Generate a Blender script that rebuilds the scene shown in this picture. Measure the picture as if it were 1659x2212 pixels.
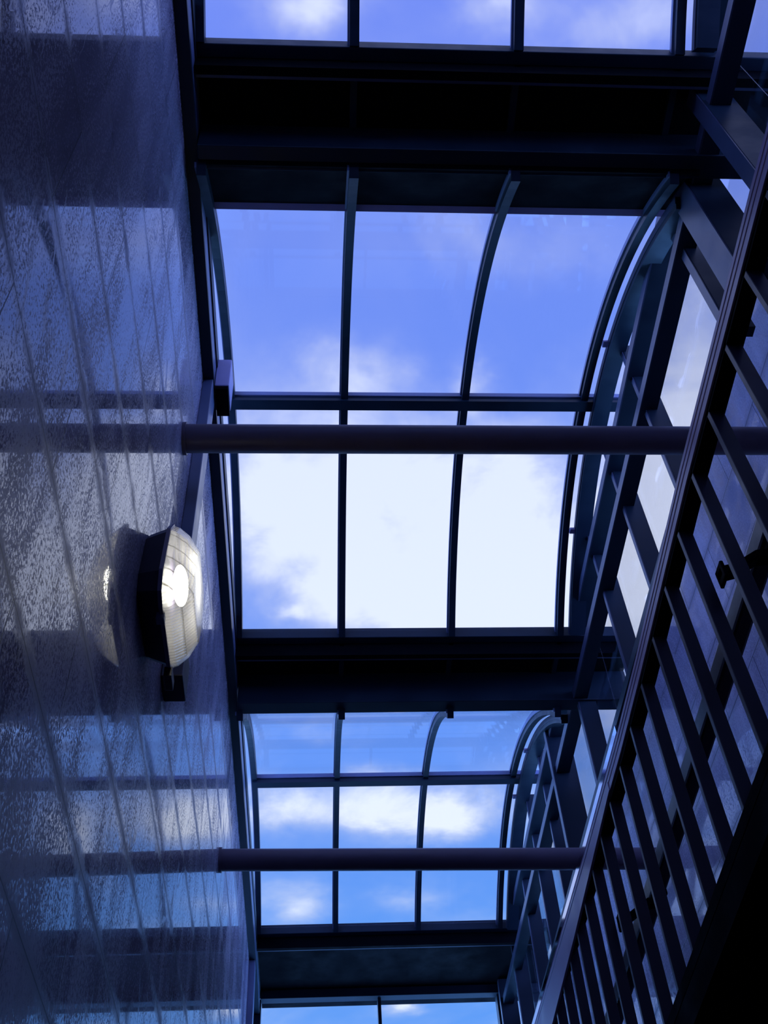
import bpy, bmesh, math, random
from mathutils import Vector, Matrix
random.seed(4)
for o in list(bpy.data.objects): bpy.data.objects.remove(o)
SC = bpy.context.scene; COL = SC.collection

# ------------------------------------------------------------------ camera, world, exposure
H = 4.3                # metres from the lens to the springing of the vaults; plan is drawn in units of H
EYE = 1.6              # lens height above the floor
def W(x, y, z): return Vector((x*H, y*H, EYE + z*H))
cam_d = bpy.data.cameras.new('camera'); cam = bpy.data.objects.new('camera', cam_d); COL.objects.link(cam); SC.camera = cam
Xr = Vector((0.998105, 0.0, -0.061530)); Fr = Vector((-0.039383, -0.768317, -0.638856)); Ur = Vector((-0.047275, 0.640069, -0.766862))
M = Matrix((Xr, Fr, Ur)).to_4x4()                 # columns = camera axes in the world
cam.matrix_world = Matrix.Translation((0, 0, EYE)) @ M
cam_d.sensor_fit = 'VERTICAL'; cam_d.sensor_height = 36.0; cam_d.lens = 36.0*2344.0/2212.0
cam_d.clip_start = 0.02; cam_d.clip_end = 500
SC.view_settings.view_transform = 'Standard'; SC.view_settings.look = 'None'
SC.view_settings.exposure = 0.0; SC.view_settings.gamma = 1.0; SC.view_settings.use_curve_mapping = False

class N:
    """small node helper"""
    def __init__(s, tree): s.t = tree; s.n = tree.nodes; s.l = tree.links
    def add(s, typ, **kw):
        nd = s.n.new(typ)
        for k, v in kw.items(): setattr(nd, k, v)
        return nd
    def put(s, sock, v):
        if hasattr(v, 'is_output'): s.l.new(v, sock)
        else: sock.default_value = v
    def math(s, op, a, b=0.0, clamp=False):
        m = s.add('ShaderNodeMath', operation=op, use_clamp=clamp); s.put(m.inputs[0], a); s.put(m.inputs[1], b); return m.outputs[0]
    def vmath(s, op, a, b=(0, 0, 0)):
        m = s.add('ShaderNodeVectorMath', operation=op); s.put(m.inputs[0], a); s.put(m.inputs[1], b)
        return m.outputs['Value'] if op in ('LENGTH', 'DISTANCE', 'DOT_PRODUCT') else m.outputs[0]
    def comb(s, x, y, z):
        m = s.add('ShaderNodeCombineXYZ'); s.put(m.inputs[0], x); s.put(m.inputs[1], y); s.put(m.inputs[2], z); return m.outputs[0]
    def sep(s, v):
        m = s.add('ShaderNodeSeparateXYZ'); s.l.new(v, m.inputs[0]); return m.outputs
    def noise(s, v, scale, detail=3.0, rough=0.5, dist=0.0):
        m = s.add('ShaderNodeTexNoise'); s.l.new(v, m.inputs['Vector']); m.inputs['Scale'].default_value = scale
        m.inputs['Detail'].default_value = detail; m.inputs['Roughness'].default_value = rough; m.inputs['Distortion'].default_value = dist
        return m.outputs[0]
    def rng(s, v, a, b, c=0.0, d=1.0, smooth=False):
        m = s.add('ShaderNodeMapRange', interpolation_type='SMOOTHSTEP' if smooth else 'LINEAR')
        s.put(m.inputs[0], v)
        for i, q in enumerate((a, b, c, d)): m.inputs[i+1].default_value = q
        return m.outputs[0]
    def mix(s, f, a, b):
        m = s.add('ShaderNodeMix', data_type='RGBA'); s.put(m.inputs[0], f)
        s.put(m.inputs[6], a); s.put(m.inputs[7], b); return m.outputs[2]

world = bpy.data.worlds.new('world'); SC.world = world; world.use_nodes = True
k = N(world.node_tree); k.n.clear()
tc = k.add('ShaderNodeTexCoord'); d = k.vmath('NORMALIZE', tc.outputs['Generated']); sx, sy, sz = k.sep(d)
zc = k.math('MAXIMUM', sz, 0.12)
p = k.comb(k.math('DIVIDE', sx, zc), k.math('DIVIDE', sy, zc), 0.0)          # a flat cloud deck overhead
n1 = k.add('ShaderNodeTexNoise'); k.l.new(p, n1.inputs['Vector']); n1.inputs['Scale'].default_value = 5.0; n1.inputs['Detail'].default_value = 5; n1.inputs['Roughness'].default_value = .58
off = k.vmath('MULTIPLY', k.vmath('SUBTRACT', n1.outputs['Color'], (0.5, 0.5, 0.5)), (0.16, 0.16, 0.0))
pw = k.vmath('ADD', p, off)
# clouds: centre and radii on the deck, thickness
CL = [  # u, v, ru, rv, amount
 (0.000, 0.262, .038, .030, 1.0), (0.150, 0.265, .025, .020, .55), (0.26, 0.262, .06, .03, .6),
 (0.030, 0.640, .050, .030, .55), (0.165, 0.655, .025, .025, .55), (0.140, 0.480, .07, .04, .28), (0.27, 0.50, .06, .04, .25),
 (0.055, 0.735, .130, .060, .75), (0.080, 0.840, .150, .080, .95), (0.215, 0.830, .060, .090, .90),
 (-0.06, 0.850, .050, .080, .70), (0.150, 0.970, .110, .050, .85), (0.29, 0.93, .060, .06, .8), (-0.035, 0.998, .018, .014, .5), (0.03, 0.95, .06, .05, .45),
 (0.40, 0.560, .050, .10, .40), (0.40, 0.76, .05, .12, .90), (0.42, 0.95, .09, .12, 1.0), (0.39, 1.20, .08, .06, .25),
 (0.13, 1.02, .11, .06, .85), (0.27, 1.01, .09, .07, .85),
 (0.02, 1.24, .05, .025, .25), (0.10, 1.35, .05, .03, .50), (0.095, 1.425, .065, .050, 1.0), (0.205, 1.45, .060, .060, 1.05), (-0.04, 1.43, .05, .05, .7),
 (-0.05, 1.70, .06, .07, .5), (0.16, 1.69, .06, .03, .35), (0.37, 1.50, .05, .08, .9), (0.40, 1.85, .05, .05, .5),
 (0.165, 2.075, .035, .025, .8), (0.41, 2.2, .04, .06, .6), (0.0, 2.3, .1, .1, .35),
 (-0.6, 0.6, .25, .35, .8), (0.9, 0.2, .3, .3, .6), (0.9, 1.2, .3, .3, .8), (-0.5, 1.8, .3, .4, .5), (0.2, -0.6, .4, .35, .7), (0.1, 3.4, .7, .5, .5),
]
den = None
for (u, v, ru, rv, a) in CL:
    q = k.vmath('MULTIPLY', k.vmath('SUBTRACT', pw, (u, v, 0.0)), (1/ru, 1/rv, 0.0))
    r = k.vmath('DOT_PRODUCT', q, q)
    g = k.math('MULTIPLY', k.math('EXPONENT', k.math('MULTIPLY', r, -0.75)), a)
    den = g if den is None else k.math('ADD', den, g)
wisp = k.noise(p, 9.0, 6.0, .62, .4)
den = k.math('MULTIPLY', den, k.rng(wisp, .25, .75, .55, 1.3))
den = k.math('ADD', den, k.math('MULTIPLY', k.rng(k.noise(p, 3.2, 4.0, .6, .5), .42, .8), .35))
den = k.math('MINIMUM', den, 1.0)
el = k.rng(k.sep(p)[1], 0.2, 1.9)
blue = k.mix(el, (0.185, 0.285, 0.95, 1), (0.125, 0.36, 0.96, 1))
cloud = k.mix(el, (0.66, 0.72, 1.0, 1), (0.80, 0.87, 1.0, 1))
c = k.mix(k.rng(den, 0.0, 1.0, 0.0, 1.0, True), blue, cloud)
side = k.sep(p)[0]                                   # unseen sky left and right, brightness added to light the marble walls
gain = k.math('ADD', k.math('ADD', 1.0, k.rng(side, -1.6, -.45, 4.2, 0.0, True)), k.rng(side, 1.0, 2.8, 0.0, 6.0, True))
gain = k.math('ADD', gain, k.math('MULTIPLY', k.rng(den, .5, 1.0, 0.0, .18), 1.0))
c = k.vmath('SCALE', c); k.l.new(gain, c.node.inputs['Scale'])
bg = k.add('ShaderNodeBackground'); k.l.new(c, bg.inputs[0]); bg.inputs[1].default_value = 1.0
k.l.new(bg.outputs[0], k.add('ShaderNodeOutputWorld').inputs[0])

# ------------------------------------------------------------------ materials
def newmat(name):
    m = bpy.data.materials.new(name); m.use_nodes = True; kk = N(m.node_tree); kk.n.clear()
    out = kk.add('ShaderNodeOutputMaterial'); return m, kk, out
def metal(name, col, rough=.35, var=.25, metallic=0.0, bump=0.0, spec=.5):
    m, k, out = newmat(name); b = k.add('ShaderNodeBsdfPrincipled'); k.l.new(b.outputs[0], out.inputs[0])
    tc = k.add('ShaderNodeTexCoord'); n = k.noise(tc.outputs['Object'], 6.0, 4.0, .6)
    lo = tuple(x*(1-var) for x in col)+(1,); hi = tuple(x*(1+var) for x in col)+(1,)
    k.l.new(k.mix(n, lo, hi), b.inputs['Base Color']); k.put(b.inputs['Roughness'], k.rng(n, .3, .7, rough*.8, rough*1.25))
    b.inputs['Metallic'].default_value = metallic; b.inputs['Specular IOR Level'].default_value = spec
    if bump:
        bp = k.add('ShaderNodeBump'); bp.inputs['Strength'].default_value = bump; bp.inputs['Distance'].default_value = .004
        k.l.new(k.noise(tc.outputs['Object'], 60.0, 2.0), bp.inputs['Height']); k.l.new(bp.outputs[0], b.inputs['Normal'])
    return m
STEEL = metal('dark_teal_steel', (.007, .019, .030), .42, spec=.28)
STEEL_LIT = metal('lit_face_steel', (.12, .15, .24), .35)  # paler copy of the steel, daylight on its faces put into the colour
EDGE = metal('lit_edge_steel', (.045, .055, .09), .35)  # dimmer lit copy of the steel, light on narrow faces painted in
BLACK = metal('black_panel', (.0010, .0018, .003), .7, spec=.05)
PIPE = metal('brown_grey_pipe_paint', (.13, .10, .13), .45, bump=.1)
RAIL = metal('purple_brown_rail_paint', (.34, .26, .36), .40, bump=.1)
BALU = metal('dark_violet_bar_paint', (.018, .016, .028), .38, spec=.4)
GUTTER = metal('pale_metal', (.40, .36, .55), .45)
POLISH = metal('polished_strip', (.75, .72, .85), .08, .05, 1.0)
CONCRETE = metal('dark_floor', (.05, .05, .06), .6)
SLAB = metal('slab_paint', (.0016, .0022, .0045), .9, spec=.03)
BODY = metal('lamp_housing_paint', (.020, .018, .035), .45)

def marble(name, tone=1.0):
    m, k, out = newmat(name); b = k.add('ShaderNodeBsdfPrincipled'); k.l.new(b.outputs[0], out.inputs[0])
    tc = k.add('ShaderNodeTexCoord'); ox, oy, oz = k.sep(tc.outputs['Object'])
    st = k.comb(0.0, oy, k.math('MULTIPLY', oz, .30))                       # streaks run down the wall
    big = k.noise(st, 1.9, 7.0, .66, .6)
    fine = k.noise(st, 11.0, 6.0, .70, .4)
    grain = k.noise(k.comb(0.0, oy, k.math('MULTIPLY', oz, .8)), 120.0, 4.0, .8)
    vein = k.math('ABSOLUTE', k.math('SUBTRACT', k.noise(st, .9, 5.0, .6, 1.2), .5))
    vm = k.math('MULTIPLY', k.rng(vein, 0.0, .006, 1.0, 0.0, True), .6)
    # slab joints, staggered
    br = k.add('ShaderNodeTexBrick'); k.l.new(k.comb(k.math('ADD', oy, -.08), k.math('ADD', oz, .125), 0.0), br.inputs['Vector'])
    br.offset = .5; br.inputs['Scale'].default_value = 1.0; br.inputs['Mortar Size'].default_value = .0018; br.inputs['Mortar Smooth'].default_value = .1
    br.inputs['Brick Width'].default_value = .80; br.inputs['Row Height'].default_value = .3376
    br.inputs['Color1'].default_value = (.90, .90, .90, 1); br.inputs['Color2'].default_value = (1.08, 1.08, 1.08, 1); br.inputs['Bias'].default_value = 0
    jt = br.outputs['Fac']
    # grime spreading out of the level joints
    dj = k.math('MULTIPLY', k.math('PINGPONG', k.math('ADD', oz, .125), .1688), 1.0)
    gr = k.rng(k.math('ADD', dj, k.math('MULTIPLY', k.math('SUBTRACT', fine, .5), .09)), .0, .045, 1.0, 0.0, True)
    gr = k.math('MULTIPLY', gr, k.rng(big, .35, .60, .35, 1.0))
    c = k.mix(k.rng(big, .33, .68), (.25*tone, .23*tone, .30*tone, 1), (.45*tone, .41*tone, .49*tone, 1))
    c = k.mix(k.math('MULTIPLY', k.rng(fine, .48, .72), .5), c, (.17*tone, .155*tone, .18*tone, 1))
    c = k.mix(k.math('MULTIPLY', vm, .45), c, (.14, .12, .15, 1))
    c = k.mix(k.math('MULTIPLY', gr, .45), c, (.12, .11, .13, 1))
    mul = k.add('ShaderNodeMix', data_type='RGBA', blend_type='MULTIPLY'); mul.inputs[0].default_value = 1.0
    k.l.new(c, mul.inputs[6]); k.l.new(br.outputs['Color'], mul.inputs[7])
    c = k.mix(jt, mul.outputs[2], (.02, .02, .03, 1))
    k.l.new(c, b.inputs['Base Color'])
    # worn, pitted patches break the polish
    patch = k.rng(k.math('ADD', k.math('MULTIPLY', fine, .5), k.math('MULTIPLY', big, .8)), .54, .80)
    pit = k.rng(k.math('ADD', grain, k.math('MULTIPLY', patch, .17)), .57, .63)
    dull = k.math('MAXIMUM', k.math('MAXIMUM', pit, gr), k.math('MAXIMUM', vm, jt))
    k.l.new(k.rng(dull, 0.0, 1.0, .035, .42), b.inputs['Roughness'])
    k.l.new(k.rng(dull, 0.0, 1.0, .62, .12), b.inputs['Specular IOR Level']); b.inputs['IOR'].default_value = 1.5; b.inputs['Specular Tint'].default_value = (.72, .76, 1.0, 1)
    bp = k.add('ShaderNodeBump'); bp.inputs['Strength'].default_value = .10; bp.inputs['Distance'].default_value = .002
    k.l.new(k.math('SUBTRACT', k.math('MULTIPLY', big, .0), k.math('MULTIPLY', jt, .8)), bp.inputs['Height']); k.l.new(bp.outputs[0], b.inputs['Normal'])
    return m
MARBLE = marble('streaked_grey_marble')

def glassmat(name, tint, ior=1.5, wav=0.0, base=0.0):
    m, k, out = newmat(name)
    tr = k.add('ShaderNodeBsdfTransparent'); tr.inputs[0].default_value = tint+(1,)
    gl = k.add('ShaderNodeBsdfGlossy'); gl.inputs['Roughness'].default_value = .0; gl.inputs['Color'].default_value = (.9, .92, 1, 1)
    fr = k.add('ShaderNodeFresnel'); ge = k.add('ShaderNodeNewGeometry')
    k.l.new(k.rng(ge.outputs['Backfacing'], 0.0, 1.0, ior, 1.0/ior), fr.inputs[0])      # same weak mirror from both faces of the thin pane
    if wav:
        tc = k.add('ShaderNodeTexCoord'); bp = k.add('ShaderNodeBump'); bp.inputs['Strength'].default_value = 1.0; bp.inputs['Distance'].default_value = wav
        k.l.new(k.noise(tc.outputs['Object'], 2.6, 2.0, .5), bp.inputs['Height']); k.l.new(bp.outputs[0], gl.inputs['Normal'])
    mx = k.add('ShaderNodeMixShader'); k.put(mx.inputs[0], k.math('ADD', fr.outputs[0], base, True))
    k.l.new(tr.outputs[0], mx.inputs[1]); k.l.new(gl.outputs[0], mx.inputs[2]); k.l.new(mx.outputs[0], out.inputs[0])
    return m
GLASS = glassmat('clear_roof_glass', (.97, .98, 1.0), 1.22)
SIDEGLASS = glassmat('wavy_side_glass', (.97, .98, 1.0), 1.38, .012, .02)

# ------------------------------------------------------------------ building helpers
def bm_new(): return bmesh.new()
def box(bm, x0, x1, y0, y1, z0, z1):
    """box in plan units"""
    v = [bm.verts.new(W(x, y, z)) for x in (x0, x1) for y in (y0, y1) for z in (z0, z1)]
    for f in ((0, 1, 3, 2), (4, 6, 7, 5), (0, 4, 5, 1), (2, 3, 7, 6), (0, 2, 6, 4), (1, 5, 7, 3)): bm.faces.new([v[i] for i in f])
def arc_strip(bm, c, ri, ro, a0, a1, x0, x1, n=40):
    """curved bar or pane following the vault"""
    loft(bm, [[W(x0, *arc_pt(c, ri, a)), W(x1, *arc_pt(c, ri, a)), W(x1, *arc_pt(c, ro, a)), W(x0, *arc_pt(c, ro, a))] for a in (a0+(a1-a0)*i/n for i in range(n+1))])
def prism_yz(bm, pts, x0, x1):
    """closed polygon in the YZ plane pushed along X"""
    a = [bm.verts.new(W(x0, y, z)) for y, z in pts]; b = [bm.verts.new(W(x1, y, z)) for y, z in pts]
    n = len(pts); bm.faces.new(a[::-1]); bm.faces.new(b)
    for i in range(n): bm.faces.new((a[i], a[(i+1) % n], b[(i+1) % n], b[i]))
def loft(bm, rings):
    vs = [[bm.verts.new(q) for q in r] for r in rings]; n = len(rings[0])
    for a, b in zip(vs, vs[1:]):
        for i in range(n): bm.faces.new((a[i], a[(i+1) % n], b[(i+1) % n], b[i]))
    bm.faces.new(vs[0][::-1]); bm.faces.new(vs[-1])
def beam_path(bm, path, w, h):
    """rectangular member, path = list of (x, y, ztop) with width w along X and height h"""
    loft(bm, [[W(x, y, z-h), W(x+w, y, z-h), W(x+w, y, z), W(x, y, z)] for x, y, z in path])
def tube(bm, a, b, r, n=32):
    a = Vector(a); b = Vector(b); t = (b-a).normalized(); u = t.orthogonal().normalized(); v = t.cross(u)
    loft(bm, [[p+(u*math.cos(i*2*math.pi/n)+v*math.sin(i*2*math.pi/n))*r for i in range(n)] for p in (a, b)])
def obj(name, bm, mat, parent=None, bevel=0.0, smooth=False, center=True):
    bmesh.ops.recalc_face_normals(bm, faces=bm.faces[:])
    me = bpy.data.meshes.new(name)
    o = bpy.data.objects.new(name, me); COL.objects.link(o)
    if center and len(bm.verts) and parent is None:
        c = sum((v.co for v in bm.verts), Vector())/len(bm.verts)
        bmesh.ops.translate(bm, vec=-c, verts=bm.verts[:]); o.location = c
    if parent is not None:
        q = parent; base = Vector()
        while q: base += q.location; q = q.parent
        bmesh.ops.translate(bm, vec=-base, verts=bm.verts[:]); o.parent = parent
    bm.to_mesh(me); bm.free(); me.materials.append(mat)
    if smooth:
        for pl in me.polygons: pl.use_smooth = True
    if bevel:
        md = o.modifiers.new('bevel', 'BEVEL'); md.width = bevel; md.segments = 2; md.limit_method = 'ANGLE'
    return o
def tag(o, label, cat, group=None):
    o['label'] = label; o['category'] = cat
    if group: o['group'] = group
    return o
def thing(name, label, cat, loc, group=None):
    o = bpy.data.objects.new(name, None); COL.objects.link(o); o.location = loc; o.empty_display_size = .1
    return tag(o, label, cat, group)
def struct(name, bm, mat, **kw):
    o = obj(name, bm, mat, center=False, **kw); o['kind'] = 'structure'; return o
def part(name, mat, parent, *boxes, bevel=0.0, label=None):
    bm = bm_new()
    for b in boxes: box(bm, *b)
    o = obj(name, bm, mat, parent, bevel)
    if label: o['label'] = label
    return o

# ------------------------------------------------------------------ the setting
XW = -.1165            # left wall face
XR = .42               # right wall face
YB, YE = -1.3, 2.0     # back and end of the passage
ZF = -EYE/H
def sbox(name, mat, *b):
    bm = bm_new()
    for q in b: box(bm, *q)
    return struct(name, bm, mat)
sbox('wall_left', MARBLE, (XW-.06, XW, YB, YE+.1, ZF, 1.0))
sbox('wall_right', MARBLE, (XR, XR+.05, YB, YE+.1, ZF, .918))
sbox('floor', CONCRETE, (XW-.06, XR+.05, YB-.05, YE+.1, ZF-.05, ZF))
sbox('wall_back', MARBLE, (XW-.06, XR+.05, YB-.05, YB, ZF, 1.0))
sbox('wall_front', MARBLE, (XW, XR, YE+.01, YE+.05, ZF, .50))
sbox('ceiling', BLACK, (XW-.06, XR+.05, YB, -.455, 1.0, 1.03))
# long channel along the head of the marble
sbox('trim_1', STEEL, (XW, -.1055, YB, YE, .947, .955), (XW, -.1085, YB, YE, .955, .975))
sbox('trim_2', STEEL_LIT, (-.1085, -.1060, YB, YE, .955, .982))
sbox('trim_3', STEEL, (-.1125, -.1045, YB, YE, .982, 1.002))
sbox('trim_4', STEEL, (XR, XR+.05, YB, YE, .918, .930))

# ------------------------------------------------------------------ roof: barrel vaults between opaque cross bands
RA = .505; CZ = .578; PER = .741
CEN = [.745-PER, .745, .745+PER]
def arc_pt(c, r, a): return (c + r*math.cos(a), CZ + r*math.sin(a))
def ang_of(c, y): return math.acos((y-c)/RA)
RIBX = [-.1015, .0325, .1770, .3215]
for i, c in enumerate(CEN):
    a1 = ang_of(c, c-.362); a0 = ang_of(c, c+.292)        # start (near), end (far)
    t = thing('barrel_vault_skylight', ['curved glass roof vault at the top edge, overhead of the viewer',
        'large curved glass roof vault in mid picture, above the nearer pipe',
        'smaller curved glass roof vault above the further pipe'][i], 'skylight', W(.1, c, 1.0), 'curved glass vaults of the roof')
    for x in RIBX:
        bm = bm_new(); arc_strip(bm, c, RA-.006, RA+.009, a0, a1, x-.0042, x+.0042); r = obj('rib', bm, STEEL, t)
        bm = bm_new(); arc_strip(bm, c, RA+.001, RA+.006, a0, a1, x-.0060, x-.0042); obj('rib_lit_face', bm, STEEL_LIT, r)  # lit left face of the rib, painted as a pale strip
    top = ang_of(c, c-.362) if i != 1 else ang_of(c, c-.303)
    xs = RIBX + [.345]
    for j in range(4):
        bm = bm_new(); arc_strip(bm, c, RA+.004, RA+.0055, a0+.014, top, xs[j]+.0042, xs[j+1]-.0042); obj('glass_pane', bm, GLASS, t)
    if i == 1:
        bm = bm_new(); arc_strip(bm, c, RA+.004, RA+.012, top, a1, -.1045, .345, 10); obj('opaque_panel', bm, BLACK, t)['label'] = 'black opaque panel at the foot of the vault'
        y, z = arc_pt(c, RA+.003, top); part('gutter_strip', GUTTER, t, (-.1045, .345, y-.004, y+.004, z-.001, z+.004))  # light along the gutter edge is given by the pale colour
    # middle purlin, runs on past the last rib
    y, z = c-.015, CZ+RA
    part('purlin', STEEL, t, (-.1045, .3715, y-.008, y+.006, z-.010, z+.006), (-.1045, .3715, y-.005, y+.010, z+.006, z+.009))
    part('purlin_edge', STEEL_LIT, t, (-.1045, .3715, y-.0100, y-.008, z-.002, z+.005))

# opaque bands between the vaults
for i, c in enumerate([CEN[0]-PER] + CEN):
    ye = c+.290; ys = c+PER-.362
    last = i == 3
    t = thing('roof_crossbeam', ['dark cross band of the roof behind the viewer, above the frame', 'broadest black cross band of the roof, near the top of the picture',
         'black cross band between the large vault and the smaller one', 'furthest dark cross band, above the end window'][i], 'roof beam', W(.1, ye, .98), 'black cross bands of the roof')
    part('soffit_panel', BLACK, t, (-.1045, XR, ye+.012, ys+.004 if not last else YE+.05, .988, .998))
    part('head_purlin', STEEL, t, (-.1045, XR, ye, ye+.012, .986, 1.003), bevel=.004)
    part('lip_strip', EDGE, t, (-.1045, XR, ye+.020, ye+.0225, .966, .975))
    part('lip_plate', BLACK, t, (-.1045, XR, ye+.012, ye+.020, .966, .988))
    if not last: part('edge_beam', STEEL, t, (-.1045, XR, ys-.019, ys+.003, .936, .986), bevel=.004)
    else: part('edge_beam', STEEL, t, (-.1045, XR, YE-.02, YE, .972, .988), bevel=.004)
    for x in RIBX[1:] if not last else ():
        part('stiffener', STEEL, t, (x-.003, x+.003, ye+.012, ys, .982, .988))

# end window
bm = bm_new()
for x0, x1 in ((-.1165, -.1035), (.1125, .1185), (.336, .362), (.405, .42)): box(bm, x0, x1, YE-.012, YE+.012, .50, .975)
box(bm, -.1165, .42, YE-.012, YE+.012, .50, .515)
wn = struct('window_1', bm, STEEL)
bm = bm_new(); box(bm, -.105, .41, YE-.002, YE+.002, .515, .975); g = obj('glass_pane', bm, GLASS, wn)

# ------------------------------------------------------------------ glazed side screen right of the vaults
POST = { -1: [(-.30, .006, .022), (-.10, .006, .022), (.03, .006, .022)],
  0: [(.320, .016, .030), (.392, .030, .034), (.455, .010, .026), (.640, .0065, .020), (.772, .0065, .020), (.905, .0065, .020)],
  1: [(1.108, .009, .024), (1.266, .012, .034), (1.381, .0065, .020), (1.513, .0065, .020), (1.646, .0065, .020)],
  2: [(1.83, .009, .024), (1.955, .012, .030)] }
SPAN = {-1: (-.40, .2965), 0: (.2965, 1.040), 1: (1.040, 1.782), 2: (1.782, 1.995)}
SLAB_L = {-1: 'glazed side screen above the viewer, at the top right corner', 0: 'glazed side screen with slanting posts beside the large vault',
          1: 'glazed side screen beside the smaller vault, further off', 2: 'furthest glazed side screen, by the end window'}
for s in (-1, 0, 1, 2):
    y0, y1 = SPAN[s]; ci = s+1
    t = thing('glazed_side_screen', SLAB_L[s], 'glass screen', W(.35, (y0+y1)/2, .79), 'glazed screens along the right side of the roof')
    for (y, wy, dx) in POST[s]:
        topz = .985
        if ci < 3:
            c = CEN[ci]
            if abs(y-c) < .34: topz = CZ + math.sqrt(max(0, (RA-.004)**2-(y-c)**2))
        xa = .3490 if dx < .028 else .3380
        pt = part('post', STEEL, t, (xa, min(xa+dx, .3715), y, y+wy, .792, topz))
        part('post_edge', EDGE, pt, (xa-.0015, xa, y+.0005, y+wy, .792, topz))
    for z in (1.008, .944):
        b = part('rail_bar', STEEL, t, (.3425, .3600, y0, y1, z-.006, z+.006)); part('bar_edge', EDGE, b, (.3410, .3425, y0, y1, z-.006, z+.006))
    part('sill', STEEL, t, (.3450, .3560, y0, y1, .791, .802))
    bm = bm_new()
    if ci < 3:
        c = CEN[ci]; a0, a1 = ang_of(c, c+.29), ang_of(c, c-.34)
        bm2 = bm_new(); arc_strip(bm2, c, RA-.017, RA-.005, a0, a1, .3325, .3520); gb = obj('arch_beam', bm2, STEEL, t)
        bm2 = bm_new(); arc_strip(bm2, c, RA-.012, RA-.005, a0, a1, .3317, .3325); obj('arch_edge', bm2, EDGE, gb)
        for dy in (-.110, .027, .160):
            zc_ = CZ+math.sqrt((RA-.004)**2-dy*dy)
            part('clip', GUTTER, t, (.3255, .3320, c+dy-.004, c+dy+.004, zc_-.006, zc_-.002), bevel=.003)
        pts = [arc_pt(c, RA-.012, a0+(a1-a0)*i/24) for i in range(25)]
        pts = [(y1, .83), (y1, .98)] + [q for q in pts if y0 < q[0] < y1] + [(max(y0, c-.345), .93), (y0, .93), (y0, .83)]
        prism_yz(bm, pts, .3720, .3728)
    else: box(bm, .3720, .3728, y0, y1, .83, .985)
    obj('glass_pane', bm, SIDEGLASS, t)

# ------------------------------------------------------------------ upper walkway, balustrade and handrail
def slab_z(y): return .405 - (y-.54)*.062
bm = bm_new(); ys = [YB, .3, .85, YE]
loft(bm, [[W(.28, y, slab_z(min(y, 1.2))-.024), W(XR, y, slab_z(min(y, 1.2))-.024), W(XR, y, slab_z(min(y, 1.2))), W(.28, y, slab_z(min(y, 1.2)))] for y in ys])
struct('trim_5', bm, SLAB)
def rail_z(y):
    P = [(-1.3, .664), (.28, .662), (.5, .655), (.76, .636), (1.0, .634), (1.4, .640), (2.0, .646)]
    for (a, b), (c_, d_) in zip(P, P[1:]):
        if y <= c_: return b+(d_-b)*(y-a)/(c_-a)
    return P[-1][1]
t = thing('balustrade', 'long balustrade of upright flat bars crossing the right side of the picture', 'balustrade', W(.28, .8, .40))
YY = [YB, .0, .28, .4, .5, .6, .7, .8, .9, 1.0, 1.2, 1.4, 1.7, YE-.02]
bm = bm_new()
def ringr(y):
    z = rail_z(y); P = [(.2800, z-.0185), (.2800, z-.0125), (.2806, z-.0120), (.2806, z-.0105), (.2800, z-.0100), (.2800, z-.0065), (.2806, z-.0060), (.2806, z-.0045), (.2800, z-.0040), (.2800, z), (.2925, z), (.2925, z-.0185)]
    return [W(a, y, b) for a, b in P]
loft(bm, [ringr(y) for y in YY]); obj('top_rail', bm, RAIL, t)
bm = bm_new(); loft(bm, [[W(.2815, y, rail_z(y)-.0225), W(.2940, y, rail_z(y)-.0225), W(.2940, y, rail_z(y)-.0185), W(.2815, y, rail_z(y)-.0185)] for y in YY]); obj('rail_underside', bm, BLACK, t)['label'] = 'shaded underside of the rail, painted black'  # shade below the rail put in as a black strip
bm = bm_new(); loft(bm, [[W(.2800, y, rail_z(y)+.0020), W(.2830, y, rail_z(y)+.0020), W(.2830, y, rail_z(y)+.0100), W(.2800, y, rail_z(y)+.0100)] for y in (.80, .9, 1.0, 1.2, 1.4, 1.7, YE-.02)])
obj('polished_strip', bm, POLISH, t)['label'] = 'shiny strip above the far part of the rail'
bm = bm_new(); loft(bm, [[W(.2792, y, rail_z(y)-.0185-dz), W(.2818, y, rail_z(y)-.0185-dz), W(.2818, y, rail_z(y)-.010), W(.2792, y, rail_z(y)-.010)] for y, dz in ((.86, .000), (1.1, .017), (1.4, .036), (1.98, .05))])
obj('fascia_plate', bm, RAIL, t)['label'] = 'tapering violet plate on the far part of the rail'
y = .326-.055*6; nb = 0
while y < 1.96:
    zt = rail_z(y)-.018; zb = slab_z(min(y, 1.2))
    bm = bm_new(); box(bm, .2815, .2925, y, y+.0048, zb, zt); obj('baluster', bm, BALU, t, .002)
    y += .0548; nb += 1
bm = bm_new(); loft(bm, [[W(.2800, y, slab_z(min(y, 1.2))-.001), W(.295, y, slab_z(min(y, 1.2))-.001), W(.295, y, slab_z(min(y, 1.2))+.010), W(.2800, y, slab_z(min(y, 1.2))+.010)] for y in ys[:-1]+[YE-.02]]); obj('bottom_rail', bm, SLAB, t)

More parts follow.
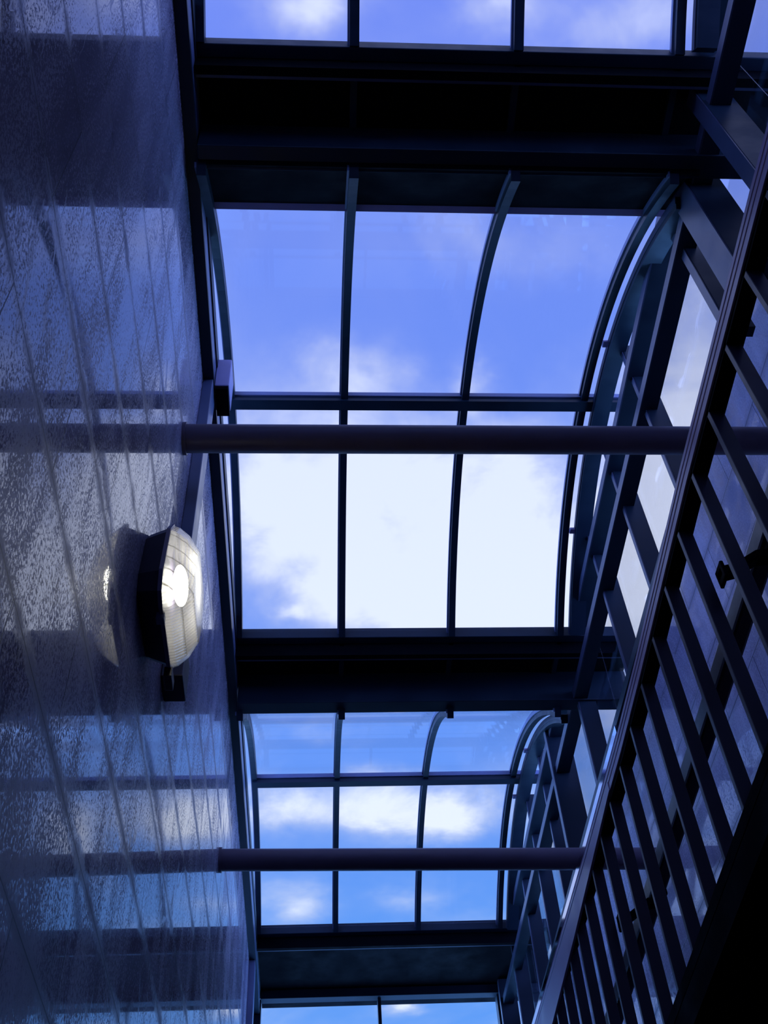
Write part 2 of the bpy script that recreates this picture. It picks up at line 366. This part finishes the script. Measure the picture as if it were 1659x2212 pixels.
def hr_z(y): return .612-(y-.51)*.050
t = thing('handrail', 'dark flat handrail seen through the upright bars, before the right marble wall', 'handrail', W(.335, .8, .6))
bm = bm_new(); loft(bm, [[W(.330, y, hr_z(y)-.020), W(.3450, y, hr_z(y)-.020), W(.3450, y, hr_z(y)), W(.330, y, hr_z(y))] for y in (-.4, .5, 1.0, 1.5, 1.95)]); obj('grip', bm, BALU, t, .012)
for y in (.09, .53, .97, 1.41):
    z = hr_z(y)-.020
    bm = bm_new()
    box(bm, .3325, .3435, y-.014, y+.010, z-.006, z)
    loft(bm, [[W(x, y+dy-.005, zz-.004), W(x, y+dy+.005, zz-.004), W(x, y+dy+.005, zz+.004), W(x, y+dy-.005, zz+.004)] for x, dy, zz in ((.345, 0, z-.006), (.325, 0, z-.008), (.305, 0, z-.022), (.2925, 0, z-.026))])
    box(bm, .2925, .2955, y-.007, y+.007, z-.034, z-.018)
    obj('bracket', bm, BLACK, t, .004)

# ------------------------------------------------------------------ pipes spanning the passage
for (ya, za, yb, zb, r, lab) in ((.563, .776, .563, .776, .0128, 'nearer thick grey pipe spanning from the left marble wall to the right'),
                                  (1.155, .737, 1.150, .724, .0130, 'further, lower grey pipe spanning the passage below the smaller vault')):
    t = thing('cross_pipe', lab, 'pipe', W(.15, (ya+yb)/2, (za+zb)/2), 'thick pipes spanning the passage')
    bm = bm_new(); tube(bm, W(XW, ya, za), W(XR, yb, zb), r*H, 48); obj('tube', bm, PIPE, t, smooth=True)
    for x, y, z, s in ((XW, ya, za, 1), (XR, yb, zb, -1)):
        bm = bm_new(); tube(bm, W(x, y, z), W(x+s*.003, y, z), r*1.14*H, 48); obj('flange', bm, PIPE, t)
for o in COL.objects:
    if o.name.startswith('tube'):
        md = o.modifiers.new('es', 'EDGE_SPLIT'); md.split_angle = 1.0

# ------------------------------------------------------------------ cable trunking on the left wall
for (y0, zb, lab, big) in ((.612, .549, 'flat cable trunking dropping down the left marble wall to the lit lamp', True), (1.790, .55, 'second cable trunking dropping down the left marble wall, far end', False)):
    t = thing('cable_trunking', lab, 'cable trunking', W(XW, y0, zb))
    part('cover', STEEL_LIT, t, (XW, -.1062, y0, y0+.028, zb+.03, .947), bevel=.003)
    part('end_box', BODY, t, (XW, -.1000, y0+.004, y0+.034, zb, zb+.035), bevel=.004)
t = thing('junction_box', 'small purple grey box fixed under the roof edge at the first trunking', 'box', W(-.098, .64, .95))
part('housing', GUTTER, t, (-.1055, -.0905, .620, .652, .948, .998), bevel=.004)
part('shaded_underside', BLACK, t, (-.1045, -.0915, .621, .655, .943, .948))  # shade under the box, built as a thin black sheet

# ------------------------------------------------------------------ wall lamp
lp = thing('wall_lamp', 'lit angular wall lamp with ribbed clear lens on the left marble wall', 'lamp', W(XW, .53, .505))
cy, cz_ = .529, .5425
OUT = [(.497, .582), (.487, .566), (.483, .522), (.488, .507), (.500, .5035), (.556, .5045), (.567, .512), (.572, .528), (.570, .568), (.560, .582)]
def lring(x, s, sz=None):
    sz = s if sz is None else sz
    return [W(x, cy+(a-cy)*s, cz_+(b-cz_)*sz) for a, b in OUT]
bm = bm_new(); loft(bm, [lring(XW, .86), lring(XW+.005, .90), lring(-.1020, .97)]); obj('housing', bm, BODY, lp, .003)
bm = bm_new(); loft(bm, [lring(-.1020, .97), lring(-.1020, 1.02), lring(-.0993, 1.02), lring(-.0993, .97)]); obj('rim', bm, metal('rim_metal', (.16, .14, .22), .35), lp)
# inner reflector
bm = bm_new(); box(bm, -.1012, -.1006, .490, .566, .511, .576); obj('reflector', bm, metal('white_reflector', (.75, .75, .68), .35), lp)
# lens: hollow ribbed shell
m, kk, out = newmat('ribbed_clear_lens')
tc = kk.add('ShaderNodeTexCoord'); ox, oy, oz = kk.sep(tc.outputs['Object'])
wv = kk.math('SINE', kk.math('MULTIPLY', oy, 2*math.pi/.012))
hz = kk.math('PINGPONG', kk.math('ADD', oz, kk.math('MULTIPLY', ox, .25)), .026); ridge = kk.rng(hz, 0.0013, .0026, 1.0, 0.0)
bp = kk.add('ShaderNodeBump'); bp.inputs['Strength'].default_value = .5; bp.inputs['Distance'].default_value = .0015; kk.l.new(wv, bp.inputs['Height'])
tr = kk.add('ShaderNodeBsdfTransparent'); kk.l.new(kk.mix(ridge, kk.mix(kk.rng(wv, -1, 1), (.72, .73, .76, 1), (.92, .92, .92, 1)), (.28, .28, .26, 1)), tr.inputs[0])
tl = kk.add('ShaderNodeBsdfTranslucent'); tl.inputs[0].default_value = (.8, .8, .78, 1); kk.l.new(bp.outputs[0], tl.inputs['Normal'])
gl = kk.add('ShaderNodeBsdfGlossy'); gl.inputs['Roughness'].default_value = .12; kk.l.new(bp.outputs[0], gl.inputs['Normal'])
fr = kk.add('ShaderNodeFresnel'); ge = kk.add('ShaderNodeNewGeometry'); kk.l.new(kk.rng(ge.outputs['Backfacing'], 0.0, 1.0, 1.45, 1.0/1.45), fr.inputs[0]); kk.l.new(bp.outputs[0], fr.inputs['Normal'])
m1 = kk.add('ShaderNodeMixShader'); m1.inputs[0].default_value = .26; kk.l.new(tr.outputs[0], m1.inputs[1]); kk.l.new(tl.outputs[0], m1.inputs[2])
m2 = kk.add('ShaderNodeMixShader'); kk.l.new(fr.outputs[0], m2.inputs[0]); kk.l.new(m1.outputs[0], m2.inputs[1]); kk.l.new(gl.outputs[0], m2.inputs[2]); kk.l.new(m2.outputs[0], out.inputs[0])
LENS = m
bm = bm_new()
prof = [(-.0993, .99), (-.0955, .965), (-.0885, .85), (-.0818, .64), (-.0812, .60)]
vs = [[bm.verts.new(q) for q in lring(x, s)] for x, s in prof]; n = len(OUT)
for a, b in zip(vs, vs[1:]):
    for i in range(n): bm.faces.new((a[i], a[(i+1) % n], b[(i+1) % n], b[i]))
bm.faces.new(vs[-1]); ln = obj('lens', bm, LENS, lp)
md = ln.modifiers.new('thick', 'SOLIDIFY'); md.thickness = .003
# bulb
m, kk, out = newmat('glowing_bulb'); em = kk.add('ShaderNodeEmission'); em.inputs[0].default_value = (1, .96, .80, 1); em.inputs[1].default_value = 22.0; kk.l.new(em.outputs[0], out.inputs[0])
bm = bm_new(); bmesh.ops.create_uvsphere(bm, u_segments=24, v_segments=16, radius=1.0)
bmesh.ops.scale(bm, vec=(.022, .070, .052), verts=bm.verts[:]); bmesh.ops.translate(bm, vec=W(-.0935, .520, .545), verts=bm.verts[:])
obj('bulb', bm, m, lp, smooth=True)
part('clip', STEEL_LIT, lp, (-.1040, -.0985, .505, .511, .4990, .5065), bevel=.002)
part('hinge', BODY, lp, (-.1040, -.0985, .560, .575, .4990, .5075), bevel=.002)
